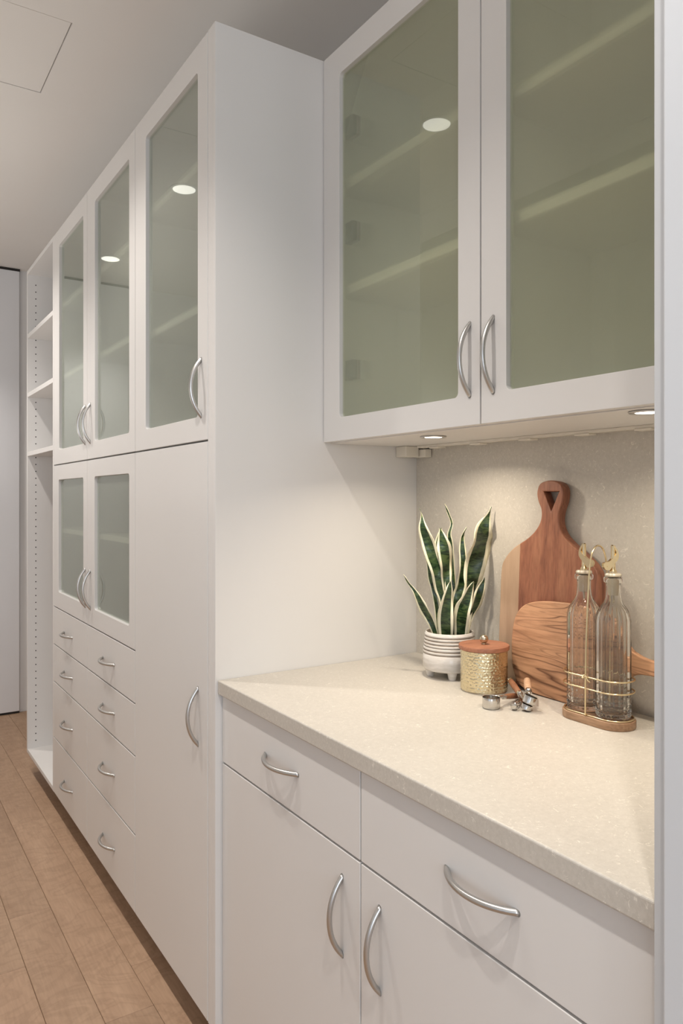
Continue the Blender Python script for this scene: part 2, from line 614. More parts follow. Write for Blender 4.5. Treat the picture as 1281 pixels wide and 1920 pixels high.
# ------------------------------------------------------------------ the room
XW = 1.312          # wall behind the cabinets
YF = 5.055          # far wall
XL = -0.65          # wall on the other side of the passage
st = lambda name, bm, mat, parent=None: tag(obj(name, bm, mat, parent), kind='structure')

st('wall_right', box(XW, XW + 0.1, -2.7, YF + 0.1, 0, CEIL), M['wall'])
st('wall_far', box(-0.75, XW, YF, YF + 0.1, 0, CEIL), M['wall'])
st('wall_left', box(XL - 0.1, XL, 1.0, YF, 0, CEIL), M['wall'])
st('wall_passage', box(-2.7, XL - 0.1, 1.0, 1.1, 0, CEIL), M['wall'])
bm = box(-2.7, -2.1, -2.7, -2.6, 0, CEIL)
box(0.3, XW, -2.7, -2.6, 0, CEIL, bm=bm); box(-2.1, 0.3, -2.7, -2.6, 0, 0.8, bm=bm); box(-2.1, 0.3, -2.7, -2.6, 2.3, CEIL, bm=bm)
st('wall_back', bm, M['wall'])
bm = box(-2.7, -2.6, -2.6, -1.8, 0, CEIL)
box(-2.7, -2.6, 0.4, 1.0, 0, CEIL, bm=bm); box(-2.7, -2.6, -1.8, 0.4, 0, 0.8, bm=bm); box(-2.7, -2.6, -1.8, 0.4, 2.3, CEIL, bm=bm)
st('wall_side', bm, M['wall'])
for nm, bx in (('window_1', (-2.1, 0.3, -2.68, -2.62)), ('window_2', (-2.68, -2.62, -1.8, 0.4))):
    x0, x1, y0, y1 = bx
    bm = bmesh.new()
    e = 0.05
    if nm == 'window_1':
        box(x0, x0 + e, y0, y1, 0.8, 2.3, bm=bm); box(x1 - e, x1, y0, y1, 0.8, 2.3, bm=bm)
        box((x0 + x1) / 2 - e / 2, (x0 + x1) / 2 + e / 2, y0, y1, 0.8, 2.3, bm=bm)
        g = box(x0, x1, -2.652, -2.648, 0.8, 2.3)
    else:
        box(x0, x1, y0, y0 + e, 0.8, 2.3, bm=bm); box(x0, x1, y1 - e, y1, 0.8, 2.3, bm=bm)
        box(x0, x1, (y0 + y1) / 2 - e / 2, (y0 + y1) / 2 + e / 2, 0.8, 2.3, bm=bm)
        g = box(-2.652, -2.648, y0, y1, 0.8, 2.3)
    box(x0, x1, y0, y1, 0.8, 0.8 + e, bm=bm); box(x0, x1, y0, y1, 2.3 - e, 2.3, bm=bm)
    wo = st(nm, bm, M['trim'])
    obj('pane', g, M['bottle'], wo)

# ceiling with two flush access hatches (each a lifted-out square with its own shadow gap)
HX0, HX1 = 0.082, 0.545
hatches = [(1.502, 1.965), (2.331, 2.796)]
bm = bmesh.new()
ys = [-2.7]
for a, b in hatches:
    box(-2.7, XW + 0.1, ys[-1], a, CEIL, CEIL + 0.06, bm=bm)
    box(-2.7, HX0, a, b, CEIL, CEIL + 0.06, bm=bm)
    box(HX1, XW + 0.1, a, b, CEIL, CEIL + 0.06, bm=bm)
    ys.append(b)
box(-2.7, XW + 0.1, ys[-1], YF + 0.1, CEIL, CEIL + 0.06, bm=bm)
ceiling = st('ceiling', bm, M['ceiling'])
bm = bmesh.new()
box(-2.7, XW + 0.1, -2.7, YF + 0.1, CEIL + 0.06, CEIL + 0.08, bm=bm)
obj('ceiling_deck', bm, M['dark'], ceiling)
for i, (a, b) in enumerate(hatches):
    g = 0.003
    o = obj('access_panel', box(HX0 + g, HX1 - g, a + g, b - g, CEIL + 0.0008, CEIL + 0.03, 0.0008), M['ceiling'], ceiling)

# floor: sub-floor plus individual boards
floor = st('floor', box(-2.7, XW + 0.1, -2.7, YF + 0.1, -0.05, -0.014), M['dark'])
PW = 0.128
joints = {2: [1.15, 2.30, 3.55, 4.62], 3: [1.42, 2.588, 3.95], 4: [0.9, 1.94, 3.318, 4.43], 5: [1.1, 2.136, 3.18, 4.30], 6: [1.5, 2.75, 4.05],
          1: [1.3, 2.7, 4.0], 0: [1.9, 3.1, 4.5]}
for k in range(0, 7):
    x0 = 0.023 + PW * k
    js = [j for j in joints[k] if j > 1.2]
    edges = [1.2] + js + [YF]
    for a, b in zip(edges, edges[1:]):
        if b - a < 0.02:
            continue
        cxp, cyp = x0 + PW / 2, (a + b) / 2
        obj('plank', box(-PW / 2 + 0.0004, PW / 2 - 0.0004, -(b - a) / 2 + 0.0004, (b - a) / 2 - 0.0004, -0.014, random.uniform(-0.0002, 0.0002), 0.0012, 1),
            M['plank'], floor, loc=(cxp, cyp, 0))
bm = bmesh.new()
xx = -2.7
while xx < XW:
    x1 = xx + PW
    inner = (xx + PW / 2) > 0.023 and (xx + PW / 2) < 0.023 + PW * 7
    y = -2.7 - random.random()
    yend = 1.2 if inner else YF
    while y < yend:
        y2 = min(y + random.uniform(0.9, 1.4), yend)
        if y2 > -2.7:
            box(xx + 0.0004, x1 - 0.0004, max(y, -2.7) + 0.0004, y2 - 0.0004, -0.014, 0, bm=bm)
        y = y2
    xx = x1 if abs(x1 - 0.023) > 1e-3 else x1
    if abs(xx - 0.023) < 0.064 and xx < 0.023:
        box(xx, 0.0225, -2.7, YF, -0.014, 0, bm=bm); xx = 0.023
    if abs(xx - (0.023 + 7 * PW)) < 1e-3:
        xx = 0.023 + 7 * PW
o = obj('plank_field', bm, M['plank'], floor); o['kind'] = 'stuff'

# full-height white door on the far wall and the doorway jamb close to the camera
d = st('door_1', box(-0.12, 0.853, YF - 0.030, YF - 0.002, 0.014, CEIL - 0.014, 0.002), M['trim'])
obj('head_gap_shade', box(-0.14, 0.856, YF - 0.034, YF - 0.001, CEIL - 0.013, CEIL - 0.001), M['dark'], d)  # black strip painted in for the shade of the gap above the door
obj('floor_gap_shade', box(-0.12, 0.853, YF - 0.026, YF - 0.004, 0.001, 0.014), M['dark'], d)  # black fill stands in for shade in the gap under the door
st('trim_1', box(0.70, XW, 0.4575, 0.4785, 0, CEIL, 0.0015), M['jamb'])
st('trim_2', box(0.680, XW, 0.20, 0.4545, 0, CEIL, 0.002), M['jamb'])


# ------------------------------------------------------------------ cabinet parts
def handle_bm(length=0.148, proj=0.0265, r=0.0048, n=26):
    # circular bow standing on the face; local: chord along Z, bow towards -X, ends cut by the face
    h = length / 2 - 0.006
    Rr = (h * h + proj * proj) / (2 * proj)
    cx = -proj + Rr
    a = math.asin((h + 0.0035) / Rr)
    pts = []
    for i in range(n + 1):
        t = -a + 2 * a * i / n
        pts.append((cx - Rr * math.cos(t), 0, Rr * math.sin(t)))
    b = tube(pts, r, 14)
    for v in b.verts:
        if v.co.x > 0.0002:
            v.co.x = 0.0002
    return b


def _hm():
    b = handle_bm()
    me = bpy.data.meshes.new('handle'); bmesh.ops.recalc_face_normals(b, faces=b.faces[:]); b.to_mesh(me); b.free()
    me.materials.append(M['nickel'])
    for p in me.polygons:
        p.use_smooth = True
    return me


HANDLE_MESH = _hm()


def handle(parent, x, y, z, horizontal=False):
    o = bpy.data.objects.new('handle', HANDLE_MESH)
    o.location = (x, y, z)
    if horizontal:
        o.rotation_euler = (R(90), 0, 0)
    link(o, parent)
    return o


GAP = 0.0019


def slab_front(name, x, y0, y1, z0, z1, parent, th=0.019):
    return obj(name, box(x, x + th, y0 + GAP, y1 - GAP, z0 + GAP, z1 - GAP, 0.0009, 2), M['cabinet'], parent)


def frame_door(x, y0, y1, z0, z1, fr, parent, glass, hinge_y=None, th=0.020, hinges=(), rad=0.011):
    y0 += GAP; y1 -= GAP; z0 += GAP; z1 -= GAP
    fl, frr, fb, ft = fr
    iy0, iy1, iz0, iz1 = y0 + fl, y1 - frr, z0 + fb, z1 - ft
    K = 6
    corners = [(iy0, iz0, 180), (iy1, iz0, 270), (iy1, iz1, 0), (iy0, iz1, 90)]
    outer = [(y0, z0), (y1, z0), (y1, z1), (y0, z1)]
    bm = bmesh.new()

    def mk(xp):
        O = [bm.verts.new((xp, *p)) for p in outer]
        I = []
        for (cy_, cz_, a0) in corners:
            sx = 1 if cy_ == iy0 else -1
            sz = 1 if cz_ == iz0 else -1
            ccy, ccz = cy_ + sx * rad, cz_ + sz * rad
            I.append([bm.verts.new((xp, ccy + rad * math.cos(R(a0 + 90 * j / K)), ccz + rad * math.sin(R(a0 + 90 * j / K)))) for j in range(K + 1)])
        for c in range(4):
            for j in range(K):
                bm.faces.new((O[c], I[c][j], I[c][j + 1]))
            bm.faces.new((O[c], I[c][K], I[(c + 1) % 4][0], O[(c + 1) % 4]))
        return O, [v for s in I for v in s]
    O1, I1 = mk(x); O2, I2 = mk(x + th)
    for k in range(4):
        bm.faces.new((O1[k], O1[(k + 1) % 4], O2[(k + 1) % 4], O2[k]))
    m = len(I1)
    for k in range(m):
        bm.faces.new((I1[k], I2[k], I2[(k + 1) % m], I1[(k + 1) % m]))
    bmesh.ops.recalc_face_normals(bm, faces=bm.faces[:])
    bevel_bm(bm, 0.0009, 2, 40)
    d = obj('door', bm, M['cabinet'], parent)
    obj('glass_pane', box(x + 0.0105, x + 0.0145, iy0 - 0.006, iy1 + 0.006, iz0 - 0.006, iz1 + 0.006), glass, d)
    for hz in hinges:
        bmh = bmesh.new()
        box(x + 0.0205, x + 0.045, hinge_y - 0.030, hinge_y + 0.016, hz - 0.024, hz + 0.024, 0.004, bm=bmh)
        obj('hinge', bmh, M['hinge'], d)
    return d


def carcass(root, x0, x1, y0, y1, z0, z1, t=0.018, left=True, right=True, back=True):
    if right:
        obj('side_panel', box(x0, x1, y0, y0 + t, z0, z1, 0.0006, 1), M['interior'], root)
    if left:
        obj('side_panel', box(x0, x1, y1 - t, y1, z0, z1, 0.0006, 1), M['interior'], root)
    obj('top_panel', box(x0, x1, y0 + t, y1 - t, z1 - t, z1, 0.0006, 1), M['interior'], root)
    obj('bottom_panel', box(x0, x1, y0 + t, y1 - t, z0, z0 + t, 0.0006, 1), M['interior'], root)
    if back:
        obj('back_panel', box(x1 - 0.006, x1, y0 + t, y1 - t, z0 + t, z1 - t), M['interior'], root)


def shelf(root, x0, x1, y0, y1, zc, t=0.019, name='shelf'):
    return obj(name, box(x0, x1, y0 + 0.0188, y1 - 0.0188, zc - t / 2, zc + t / 2, 0.0008, 1), M['interior'], root)


TX = 0.70
TB, TT = 0.101, 2.4605
XB = 1.308

# -- tall cabinet with one door above another (nearest)
A0, A1 = 1.665, 2.2180
rootA = thing('tall_cabinet', 'tall white cabinet beside the counter, one glass door over one solid door, plain end panel', 'cabinet', (TX, A0, TB))
inv = Matrix.Translation((-TX, -A0, -TB))
curT = [Vector((TX, A0, TB))]


def P(root):
    """children are modelled in world coordinates: undo the root's own offset"""
    for c in root.children:
        c.location = Vector(c.location) - Vector(root.location)


carcass(rootA, TX + 0.022, XB, A0, A1, TB, TT)
obj('filler_strip', box(TX + 0.0005, TX + 0.03, 1.6385, A0 - 0.0005, TB, TT, 0.0008), M['cabinet'], rootA)
obj('end_panel', box(TX, XB, 1.620, 1.638, 0.0, TT, 0.0008), M['cabinet'], rootA)
obj('toe_kick', box(0.86, 0.875, 1.64, A1, 0.0, TB - 0.001), M['cabinet'], rootA)
shelf(rootA, TX + 0.028, XB - 0.008, A0, A1, 2.190)
shelf(rootA, TX + 0.028, XB - 0.008, A0, A1, 1.828)
shelf(rootA, TX + 0.024, XB - 0.008, A0, A1, 1.487)
dd = frame_door(TX, A0, A1, 1.4868, TT, (0.0605, 0.0955, 0.0585, 0.0660), rootA, M['frosted_grey'])
handle(dd, TX, 1.706, 1.6165)
dd = slab_front('door', TX, A0, A1, TB, 1.4858, rootA)
handle(dd, TX, 1.7264, 0.814)
P(rootA)

# -- double tall cabinet: two pairs of glass doors and eight drawers
B0, BM, B1 = 2.2180, 2.7770, 3.3250
rootB = thing('tall_cabinet', 'double white tall cabinet with four frosted glass doors above eight drawers', 'cabinet', (TX, B0, TB))
carcass(rootB, TX + 0.022, XB, B0, B1, TB, TT)
obj('divider_panel', box(TX + 0.024, XB - 0.008, BM - 0.009, BM + 0.009, TB + 0.02, TT - 0.02), M['interior'], rootB)
obj('toe_kick', box(0.86, 0.875, B0, B1, 0.0, TB - 0.001), M['cabinet'], rootB)
for (a, b) in ((B0, BM + 0.0095), (BM - 0.0095, B1)):
    for z in (2.152, 1.853, 1.213):
        shelf(rootB, TX + 0.028, XB - 0.008, a, b, z)
    shelf(rootB, TX + 0.024, XB - 0.008, a, b, 1.487)
    shelf(rootB, TX + 0.024, XB - 0.008, a, b, 0.891)
for k, (a, b) in enumerate(((B0, BM), (BM, B1))):
    fr = (0.0575, 0.104, 0.060, 0.068) if k == 0 else (0.0520, 0.099, 0.060, 0.066)
    dd = frame_door(TX, a, b, 1.4868, TT, fr, rootB, M['frosted_grey'])
    hy = BM - 0.046 if k == 0 else BM + 0.026
    handle(dd, TX, hy, 1.6160)
    fr = (0.0575, 0.099, 0.064, 0.060) if k == 0 else (0.0520, 0.090, 0.067, 0.060)
    dd = frame_door(TX, a, b, 0.8905, 1.4858, fr, rootB, M['frosted_grey'])
    handle(dd, TX, hy, 1.0205)
    yc = 2.503 if k == 0 else 3.066
    zz = [(0.7310, 0.8895, 0.8065), (0.5735, 0.7300, 0.6485), (0.3370, 0.5725, 0.4485), (TB, 0.3360, 0.2075)]
    for (z0, z1, zh) in zz:
        dr = slab_front('drawer', TX, a, b, z0, z1, rootB)
        bmd = box(TX + 0.0195, TX + 0.50, a + 0.03, a + 0.042, z0 + 0.02, z1 - 0.03)
        box(TX + 0.0195, TX + 0.50, b - 0.042, b - 0.03, z0 + 0.02, z1 - 0.03, bm=bmd)
        box(TX + 0.49, TX + 0.50, a + 0.042, b - 0.042, z0 + 0.02, z1 - 0.03, bm=bmd)
        box(TX + 0.0195, TX + 0.50, a + 0.042, b - 0.042, z0 + 0.02, z0 + 0.03, bm=bmd)
        obj('drawer_box', bmd, M['interior'], dr)
        handle(dr, TX, yc, zh, True)
P(rootB)

# -- open shelf unit at the far end
C0, C1 = 3.3255, 3.925
rootC = thing('open_shelf_unit', 'open white shelf unit with drilled side panel at the far end of the cabinets', 'shelf unit', (TX, C0, TB))
carcass(rootC, TX, XB, C0, C1, TB, TT, t=0.018)
for z in (2.140, 1.852, 1.563):
    shelf(rootC, TX + 0.001, XB - 0.008, C0, C1, z, 0.021)
obj('toe_kick', box(0.86, 0.875, C0, 3.86, 0.0, TB - 0.001), M['cabinet'], rootC)
bm = bmesh.new()
z = 0.155
nh = 0
while z < 2.42:
    if all(abs(z - s) > 0.013 for s in (2.140, 1.852, 1.563)):
        for xh in (0.7385, 1.24):
            bmesh.ops.create_cone(bm, cap_ends=True, segments=10, radius1=0.0029, radius2=0.0029, depth=0.0006,
                                  matrix=Matrix.Translation((xh, C1 - 0.018 - 0.0002, z)) @ Matrix.Rotation(R(90), 4, 'X'))
    z += 0.03395
o = obj('peg_holes', bm, M['dark'], rootC); o['kind'] = 'stuff'
P(rootC)

# -- wall cabinet over the counter
UX = 0.9947
U0, U1 = 0.4800, 1.6190
UM = 1.0483
UB = 1.488
rootU = thing('wall_cabinet', 'white wall cabinet with two green-tinted frosted glass doors above the counter', 'cabinet', (UX, U0, UB))
carcass(rootU, UX + 0.022, 1.309, U0, U1, UB, TT)
obj('divider_panel', box(UX + 0.024, 1.30, UM - 0.009, UM + 0.009, UB + 0.018, TT - 0.018), M['interior'], rootU)
for (a, b, zs) in ((U0, UM + 0.0095, (2.1055, 1.871)), (UM - 0.0095, U1, (2.133, 1.869))):
    for z in zs:
        shelf(rootU, 1.030, 1.30, a, b, z, 0.022)
dl = frame_door(UX, UM, U1, UB, TT, (0.0615, 0.0725, 0.0575, 0.0665), rootU, M['frosted'], hinge_y=1.545, hinges=(2.265, 2.005, 1.665))
handle(dl, UX, 1.0785, 1.6168)
dr_ = frame_door(UX, U0, UM, UB, TT, (0.0715, 0.0650, 0.0565, 0.0665), rootU, M['frosted'])
handle(dr_, UX, 1.0150, 1.6165)
P(rootU)

# -- base cabinet
BX = 0.7164
Bt = 0.8905
rootD = thing('base_cabinet', 'white base cabinet with two wide drawers over two doors under the stone counter', 'cabinet', (BX, U0, TB))
carcass(rootD, BX + 0.022, XB - 0.012, U0, U1, TB, Bt)
obj('divider_panel', box(BX + 0.024, XB - 0.02, UM - 0.012, UM + 0.006, TB + 0.018, Bt - 0.018), M['interior'], rootD)
obj('toe_kick', box(0.86, 0.875, U0, U1, 0.0, TB - 0.001), M['cabinet'], rootD)
DM = 1.0458
dr = slab_front('drawer', BX, DM, 1.6178, 0.7322, Bt - 0.001, rootD); handle(dr, BX, 1.3300, 0.8130, True)
dr = slab_front('drawer', BX, U0, DM, 0.7322, Bt - 0.001, rootD); handle(dr, BX, 0.7562, 0.8130, True)
dd = slab_front('door', BX, DM, 1.6178, TB, 0.7312, rootD); handle(dd, BX, 1.1030, 0.6140)
dd = slab_front('door', BX, U0, DM, TB, 0.7312, rootD); handle(dd, BX, 0.9905, 0.6100)
P(rootD)

# -- stone worktop and backsplash
SX = 1.297
CT = 0.924
wt = obj('worktop', box(0.7055, SX - 0.0002, 0.4792, 1.6195, 0.8912, CT, 0.003, 3), M['quartz'])
tag(wt, 'continuous beige stone worktop with an eased front edge', 'worktop')
bs = obj('backsplash', box(SX, 1.3108, 0.4792, 1.6195, 0.8912, UB - 0.0005), M['quartz'])
tag(bs, 'beige stone backsplash behind the counter', 'backsplash')

# ------------------------------------------------------------------ lamps
for i, y in enumerate((-1.1, 0.0, 1.1, 2.2, 3.3, 4.5)):
    lab = ['round ceiling downlight behind the camera', 'round ceiling downlight above the camera', 'round ceiling downlight in front of the stone counter',
           'round ceiling downlight mirrored in the left wall cabinet door', 'round ceiling downlight mirrored in the nearest tall glass door',
           'round ceiling downlight by the far door, mirrored in the middle tall glass door'][i]
    t = thing('downlight', lab, 'lamp', (0.15, y, CEIL), group='round ceiling downlights')
    obj('trim_ring', lathe([(0.052, -0.0005), (0.064, -0.0005), (0.066, -0.002), (0.064, -0.004), (0.053, -0.005), (0.052, -0.0005)], 40), M['lamp_trim'], t, smooth=True)
    obj('lens', lathe([(0, -0.0025), (0.052, -0.0042), (0.052, -0.0006), (0, -0.0006)], 40), M['lamp'], t, smooth=40)
    l = bpy.data.lights.new('downlight_beam', 'SPOT')
    l.energy = DOWNLIGHT_W; l.color = DOWNLIGHT_COL; l.spot_size = R(108); l.spot_blend = 0.8; l.shadow_soft_size = 0.028
    lo = bpy.data.objects.new('downlight_beam', l)
    lo.location = (0, 0, -0.045)
    link(lo, t)

for i, (x, y) in enumerate(((1.088, 1.298), (1.060, 0.735))):
    t = thing('puck_light', ['round recessed puck light under the left half of the wall cabinet, above the plant',
                             'round recessed puck light under the right half of the wall cabinet'][i], 'lamp', (x, y, UB), group='under-cabinet puck lights')
    obj('trim_ring', lathe([(0.020, 0.0), (0.029, 0.0), (0.030, -0.002), (0.028, -0.0035), (0.0205, -0.003), (0.020, 0.0)], 40), M['nickel'], t, smooth=True)
    obj('lens', lathe([(0, -0.0030), (0.0195, -0.0026), (0.0195, -0.0004), (0, -0.0004)], 32), M['puck_lamp'], t, smooth=40)
    l = bpy.data.lights.new('puck_beam', 'AREA')
    l.shape = 'DISK'; l.size = 0.034; l.energy = PUCK_W; l.color = PUCK_COL; l.spread = R(150)
    lo = bpy.data.objects.new('puck_beam', l)
    lo.location = (0, 0, -0.005)
    link(lo, t)

# under-cabinet power track with clip covers, and the junction box with its plug
t = thing('power_track', 'slim white power track along the underside of the wall cabinet at the back', 'power track', (1.262, 0.5, UB))
obj('rail', box(-0.011, 0.011, 0.0, 1.06, -0.0062, -0.0002, 0.001), M['plastic'], t)
for y in (1.490, 1.338, 1.178, 1.021, 0.878, 0.72):
    obj('outlet_cover', box(-0.013, 0.013, y - 0.5 - 0.019, y - 0.5 + 0.019, -0.0102, -0.0058, 0.002), M['plastic'], t)
t = thing('junction_box', 'small white electrical box with plug in the corner under the wall cabinet', 'outlet', (1.225, 1.57, 1.459))
obj('box_body', box(0, 0.044, 0.004, 0.049, 0, 0.0285, 0.002), M['plastic'], t)
obj('knockout', lathe([(0, -0.0006), (0.0075, -0.0006), (0.0082, 0.0006), (0, 0.0006)], 24), M['plastic'], t, loc=(0.020, 0.0035, 0.0165), rot=(R(90), 0, 0))
obj('plug', box(0.047, 0.070, -0.018, 0.030, -0.0005, 0.021, 0.002), M['plastic'], t)
obj('cord', tube([(0.058, 0.000, 0.018), (0.052, 0.000, 0.023), (0.048, 0.004, 0.026), (0.0455, 0.014, 0.026)], 0.002, 8), M['dark'], t)

# ------------------------------------------------------------------ snake plant
PC = Vector((1.190, 1.360, CT))
pot = thing('potted_snake_plant', 'snake plant with cream-edged dark leaves in a ribbed white footed pot', 'plant', tuple(PC))
prof = [(0.0, 0.0175), (0.054, 0.0175), (0.0605, 0.0187), (0.0632, 0.0225)]
grooves = []
zb = 0.060
prof += [(0.0637, 0.040), (0.0630, 0.0565)]
for i in range(6):
    z0 = 0.058 + i * 0.0078
    rr = 0.0632 - 0.0040 * i / 5
    prof += [(rr - 0.0022, z0 + 0.0002), (rr, z0 + 0.0017), (rr + 0.0002, z0 + 0.0038), (rr - 0.0003, z0 + 0.0062), (rr - 0.0016, z0 + 0.0074)]
prof += [(0.0575, 0.1055), (0.0565, 0.1075), (0.0545, 0.1070), (0.0535, 0.104), (0.0545, 0.088), (0.0, 0.088)]
bm = lathe(prof, 72)
bmesh.ops.recalc_face_normals(bm, faces=bm.faces[:])
for f in bm.faces:
    c = f.calc_center_median()
    r_ = math.hypot(c.x, c.y)
    for i in range(6):
        z0 = 0.058 + i * 0.0078
        if r_ > 0.055 and z0 - 0.0010 < c.z < z0 + 0.0012:
            f.material_index = 1
    if r_ < 0.056 and c.z > 0.087 and c.z < 0.1065:
        f.material_index = 1
obj('pot', bm, [M['glaze'], M['glaze_groove']], pot, smooth=True)
obj('soil', lathe([(0, 0.0905), (0.02, 0.092), (0.040, 0.0905), (0.0535, 0.0895), (0.0535, 0.0885), (0, 0.0885)], 40), M['soil'], pot, smooth=True)
for a in (237, 147, 327, 57):
    r0 = 0.046
    obj('foot', lathe([(0, 0.0), (0.0080, 0.0), (0.0090, 0.0015), (0.0110, 0.0125), (0.0130, 0.0190), (0, 0.0190)], 20), M['glaze'], pot,
        loc=(r0 * math.cos(R(a)), r0 * math.sin(R(a)), 0), smooth=50)

LEAVES = {
'A': [(1136, 1408, 1325, 1.0), (1141, 1405, 1307, 3.5), (1144, 1404, 1280, 17.8), (1153, 1397, 1247, 27.7), (1163, 1391, 1205, 30.2), (1173, 1384, 1168, 27.7), (1179, 1379, 1131, 23.5), (1183, 1375, 1097, 15.3), (1185, 1371, 1013, 12.3)],
'B': [(1168, 1424, 1218, 1.0), (1173, 1421, 1193, 5.5), (1178, 1416, 1158, 10.1), (1182, 1408, 1123, 12.0), (1185, 1400, 1079, 12.5), (1186, 1391, 1013, 11.5)],
'C': [(1171, 1374, 1277, 1.0), (1175, 1371, 1260, 14.8), (1180, 1368, 1231, 30.8), (1182, 1367, 1201, 29.5), (1184, 1366, 1167, 24.6), (1186, 1364, 1137, 18.5), (1188, 1363, 1098, 13.5), (1189, 1362, 1013, 12.3)],
'D': [(1214, 1406, 1335, 0.8), (1223, 1400, 1311, 4.6), (1229, 1396, 1286, 5.6), (1224, 1400, 1260, 8.6), (1228, 1397, 1232, 11.6), (1230, 1396, 1182, 12.7), (1229, 1391, 1137, 12.6), (1222, 1385, 1078, 12.6), (1214, 1379, 1013, 12.5)],
'E': [(1099, 1421, 1166, 0.7), (1108, 1415, 1147, 4.4), (1120, 1407, 1127, 8.9), (1133, 1399, 1100, 17.7), (1145, 1391, 1076, 20.7), (1155, 1384, 1049, 16.2), (1165, 1378, 1013, 12.3)],
'F': [(1172, 1335, 1154, 1.0), (1170, 1338, 1134, 15.0), (1168, 1343, 1107, 24.2), (1169, 1347, 1072, 29.6), (1174, 1352, 1013, 26.2)],
'G': [(1217, 1305, 1153, 1.0), (1211, 1311, 1135, 15.0), (1206, 1318, 1107, 24.2), (1202, 1327, 1072, 29.6), (1203, 1336, 1013, 25.3)],
'H': [(1232, 1346, 1279, 0.7), (1224, 1352, 1257, 7.4), (1224, 1352, 1230, 13.9), (1225, 1351, 1200, 16.8), (1223, 1352, 1166, 21.8), (1219, 1353, 1134, 22.8), (1212, 1357, 1107, 22.8), (1207, 1359, 1070, 20.8), (1205, 1358, 1013, 18.3)],
'I': [(1282, 1314, 1328, 0.7), (1276, 1318, 1307, 9.9), (1267, 1322, 1282, 32.2), (1260, 1325, 1257, 48.3), (1254, 1330, 1223, 49.5), (1249, 1335, 1188, 45.8), (1242, 1339, 1151, 40.8), (1237, 1342, 1116, 30.9), (1230, 1344, 1077, 24.7), (1223, 1346, 1013, 20.7)],
'J': [(1268, 1322, 1158, 0.7), (1263, 1325, 1139, 13.6), (1255, 1330, 1113, 23.7), (1246, 1334, 1087, 20.8), (1236, 1339, 1062, 13.8), (1226, 1344, 1013, 9.9)],
'K': [(1202, 1402, 1277, 0.8), (1198, 1404, 1258, 10.1), (1194, 1407, 1236, 15.1), (1198, 1404, 1203, 15.1), (1204, 1400, 1163, 15.1), (1205, 1388, 1103, 12.5), (1202, 1378, 1013, 11.5)],
}
# angle (deg) each blade is turned about its own axis from facing the room's diagonal, and how deeply it is cupped
TW = {'A': (8, 0.22), 'B': (20, 0.3), 'C': (-10, 0.18), 'D': (30, 0.3), 'E': (20, 0.3), 'F': (22, 0.2), 'G': (20, 0.2), 'H': (-12, 0.25), 'I': (-20, 0.2), 'J': (-15, 0.2), 'K': (10, 0.2)}
diag = Vector((math.cos(R(-33)), math.sin(R(-33)), 0))
nrm0 = Vector((-math.sin(R(33)), -math.cos(R(33)), 0))
for key, pts in LEAVES.items():
    P3 = catmull([(a / 1000, b / 1000, c / 1000, w_ / 1000) for a, b, c, w_ in pts], 5, closed=False)
    bm = bmesh.new()
    uvl = bm.loops.layers.uv.new('UVMap')
    tw, cup = TW[key]
    rows = []
    W = 8
    for i, (x, y, z, w_) in enumerate(P3):
        c = Vector((x, y, z)) - PC
        tg = Vector(P3[min(i + 1, len(P3) - 1)][:3]) - Vector(P3[max(i - 1, 0)][:3])
        tg.normalize()
        ang = R(tw + 26 * math.sin(i * 0.36 + len(key) + ord(key)))
        side = (diag * math.cos(ang) + nrm0 * math.sin(ang))
        side = (side - tg * side.dot(tg)).normalized()
        out = side.cross(tg).normalized()
        if out.dot(nrm0) < 0:
            out = -out
        hw = max(w_, 0.0006) * 1.12 / 2 / max(0.6, math.cos(ang))
        row_f, row_b = [], []
        for k in range(W + 1):
            s = -1 + 2 * k / W
            lift = cup * hw * (s * s) + 0.0008 * math.sin(i * 0.9 + s * 2.5) * abs(s)
            p = c + side * hw * s + out * (lift + 0.0)
            th = 0.0011 * (1 - 0.8 * s * s)
            row_f.append(bm.verts.new(p + out * th)); row_b.append(bm.verts.new(p - out * th))
        rows.append((row_f, row_b, i / (len(P3) - 1)))
    def quad(vs, uvs):
        f = bm.faces.new(vs)
        for lp, uv in zip(f.loops, uvs):
            lp[uvl].uv = uv
    for (f0, b0, v0), (f1, b1, v1) in zip(rows, rows[1:]):
        for k in range(W):
            u0, u1 = k / W, (k + 1) / W
            quad((f0[k], f0[k + 1], f1[k + 1], f1[k]), ((u0, v0), (u1, v0), (u1, v1), (u0, v1)))
            quad((b0[k], b1[k], b1[k + 1], b0[k + 1]), ((u0, v0), (u0, v1), (u1, v1), (u1, v0)))
        quad((f0[0], f1[0], b1[0], b0[0]), ((0, v0), (0, v1), (0, v1), (0, v0)))
        quad((f0[W], b0[W], b1[W], f1[W]), ((1, v0), (1, v0), (1, v1), (1, v1)))
    obj('leaf', bm, M['leaf'], pot, smooth=True)

# ------------------------------------------------------------------ hammered canister
cn = thing('canister', 'hammered brass canister with a round reddish wooden lid', 'canister', (1.169, 1.221, CT))


def dent(r, z, a):
    if r < 0.050 or z < 0.006 or z > 0.087:
        return r
    # hexagonal field of shallow hammer marks
    u = a * 44 / (2 * math.pi); q = z / 0.0068
    row = round(q)
    uu = u + 0.5 * (row % 2) + 0.22 * math.sin(row * 2.7)
    du = uu - round(uu); dv = q - row
    return r - 0.0006 * max(0, 1 - (du * du + dv * dv) * 4)


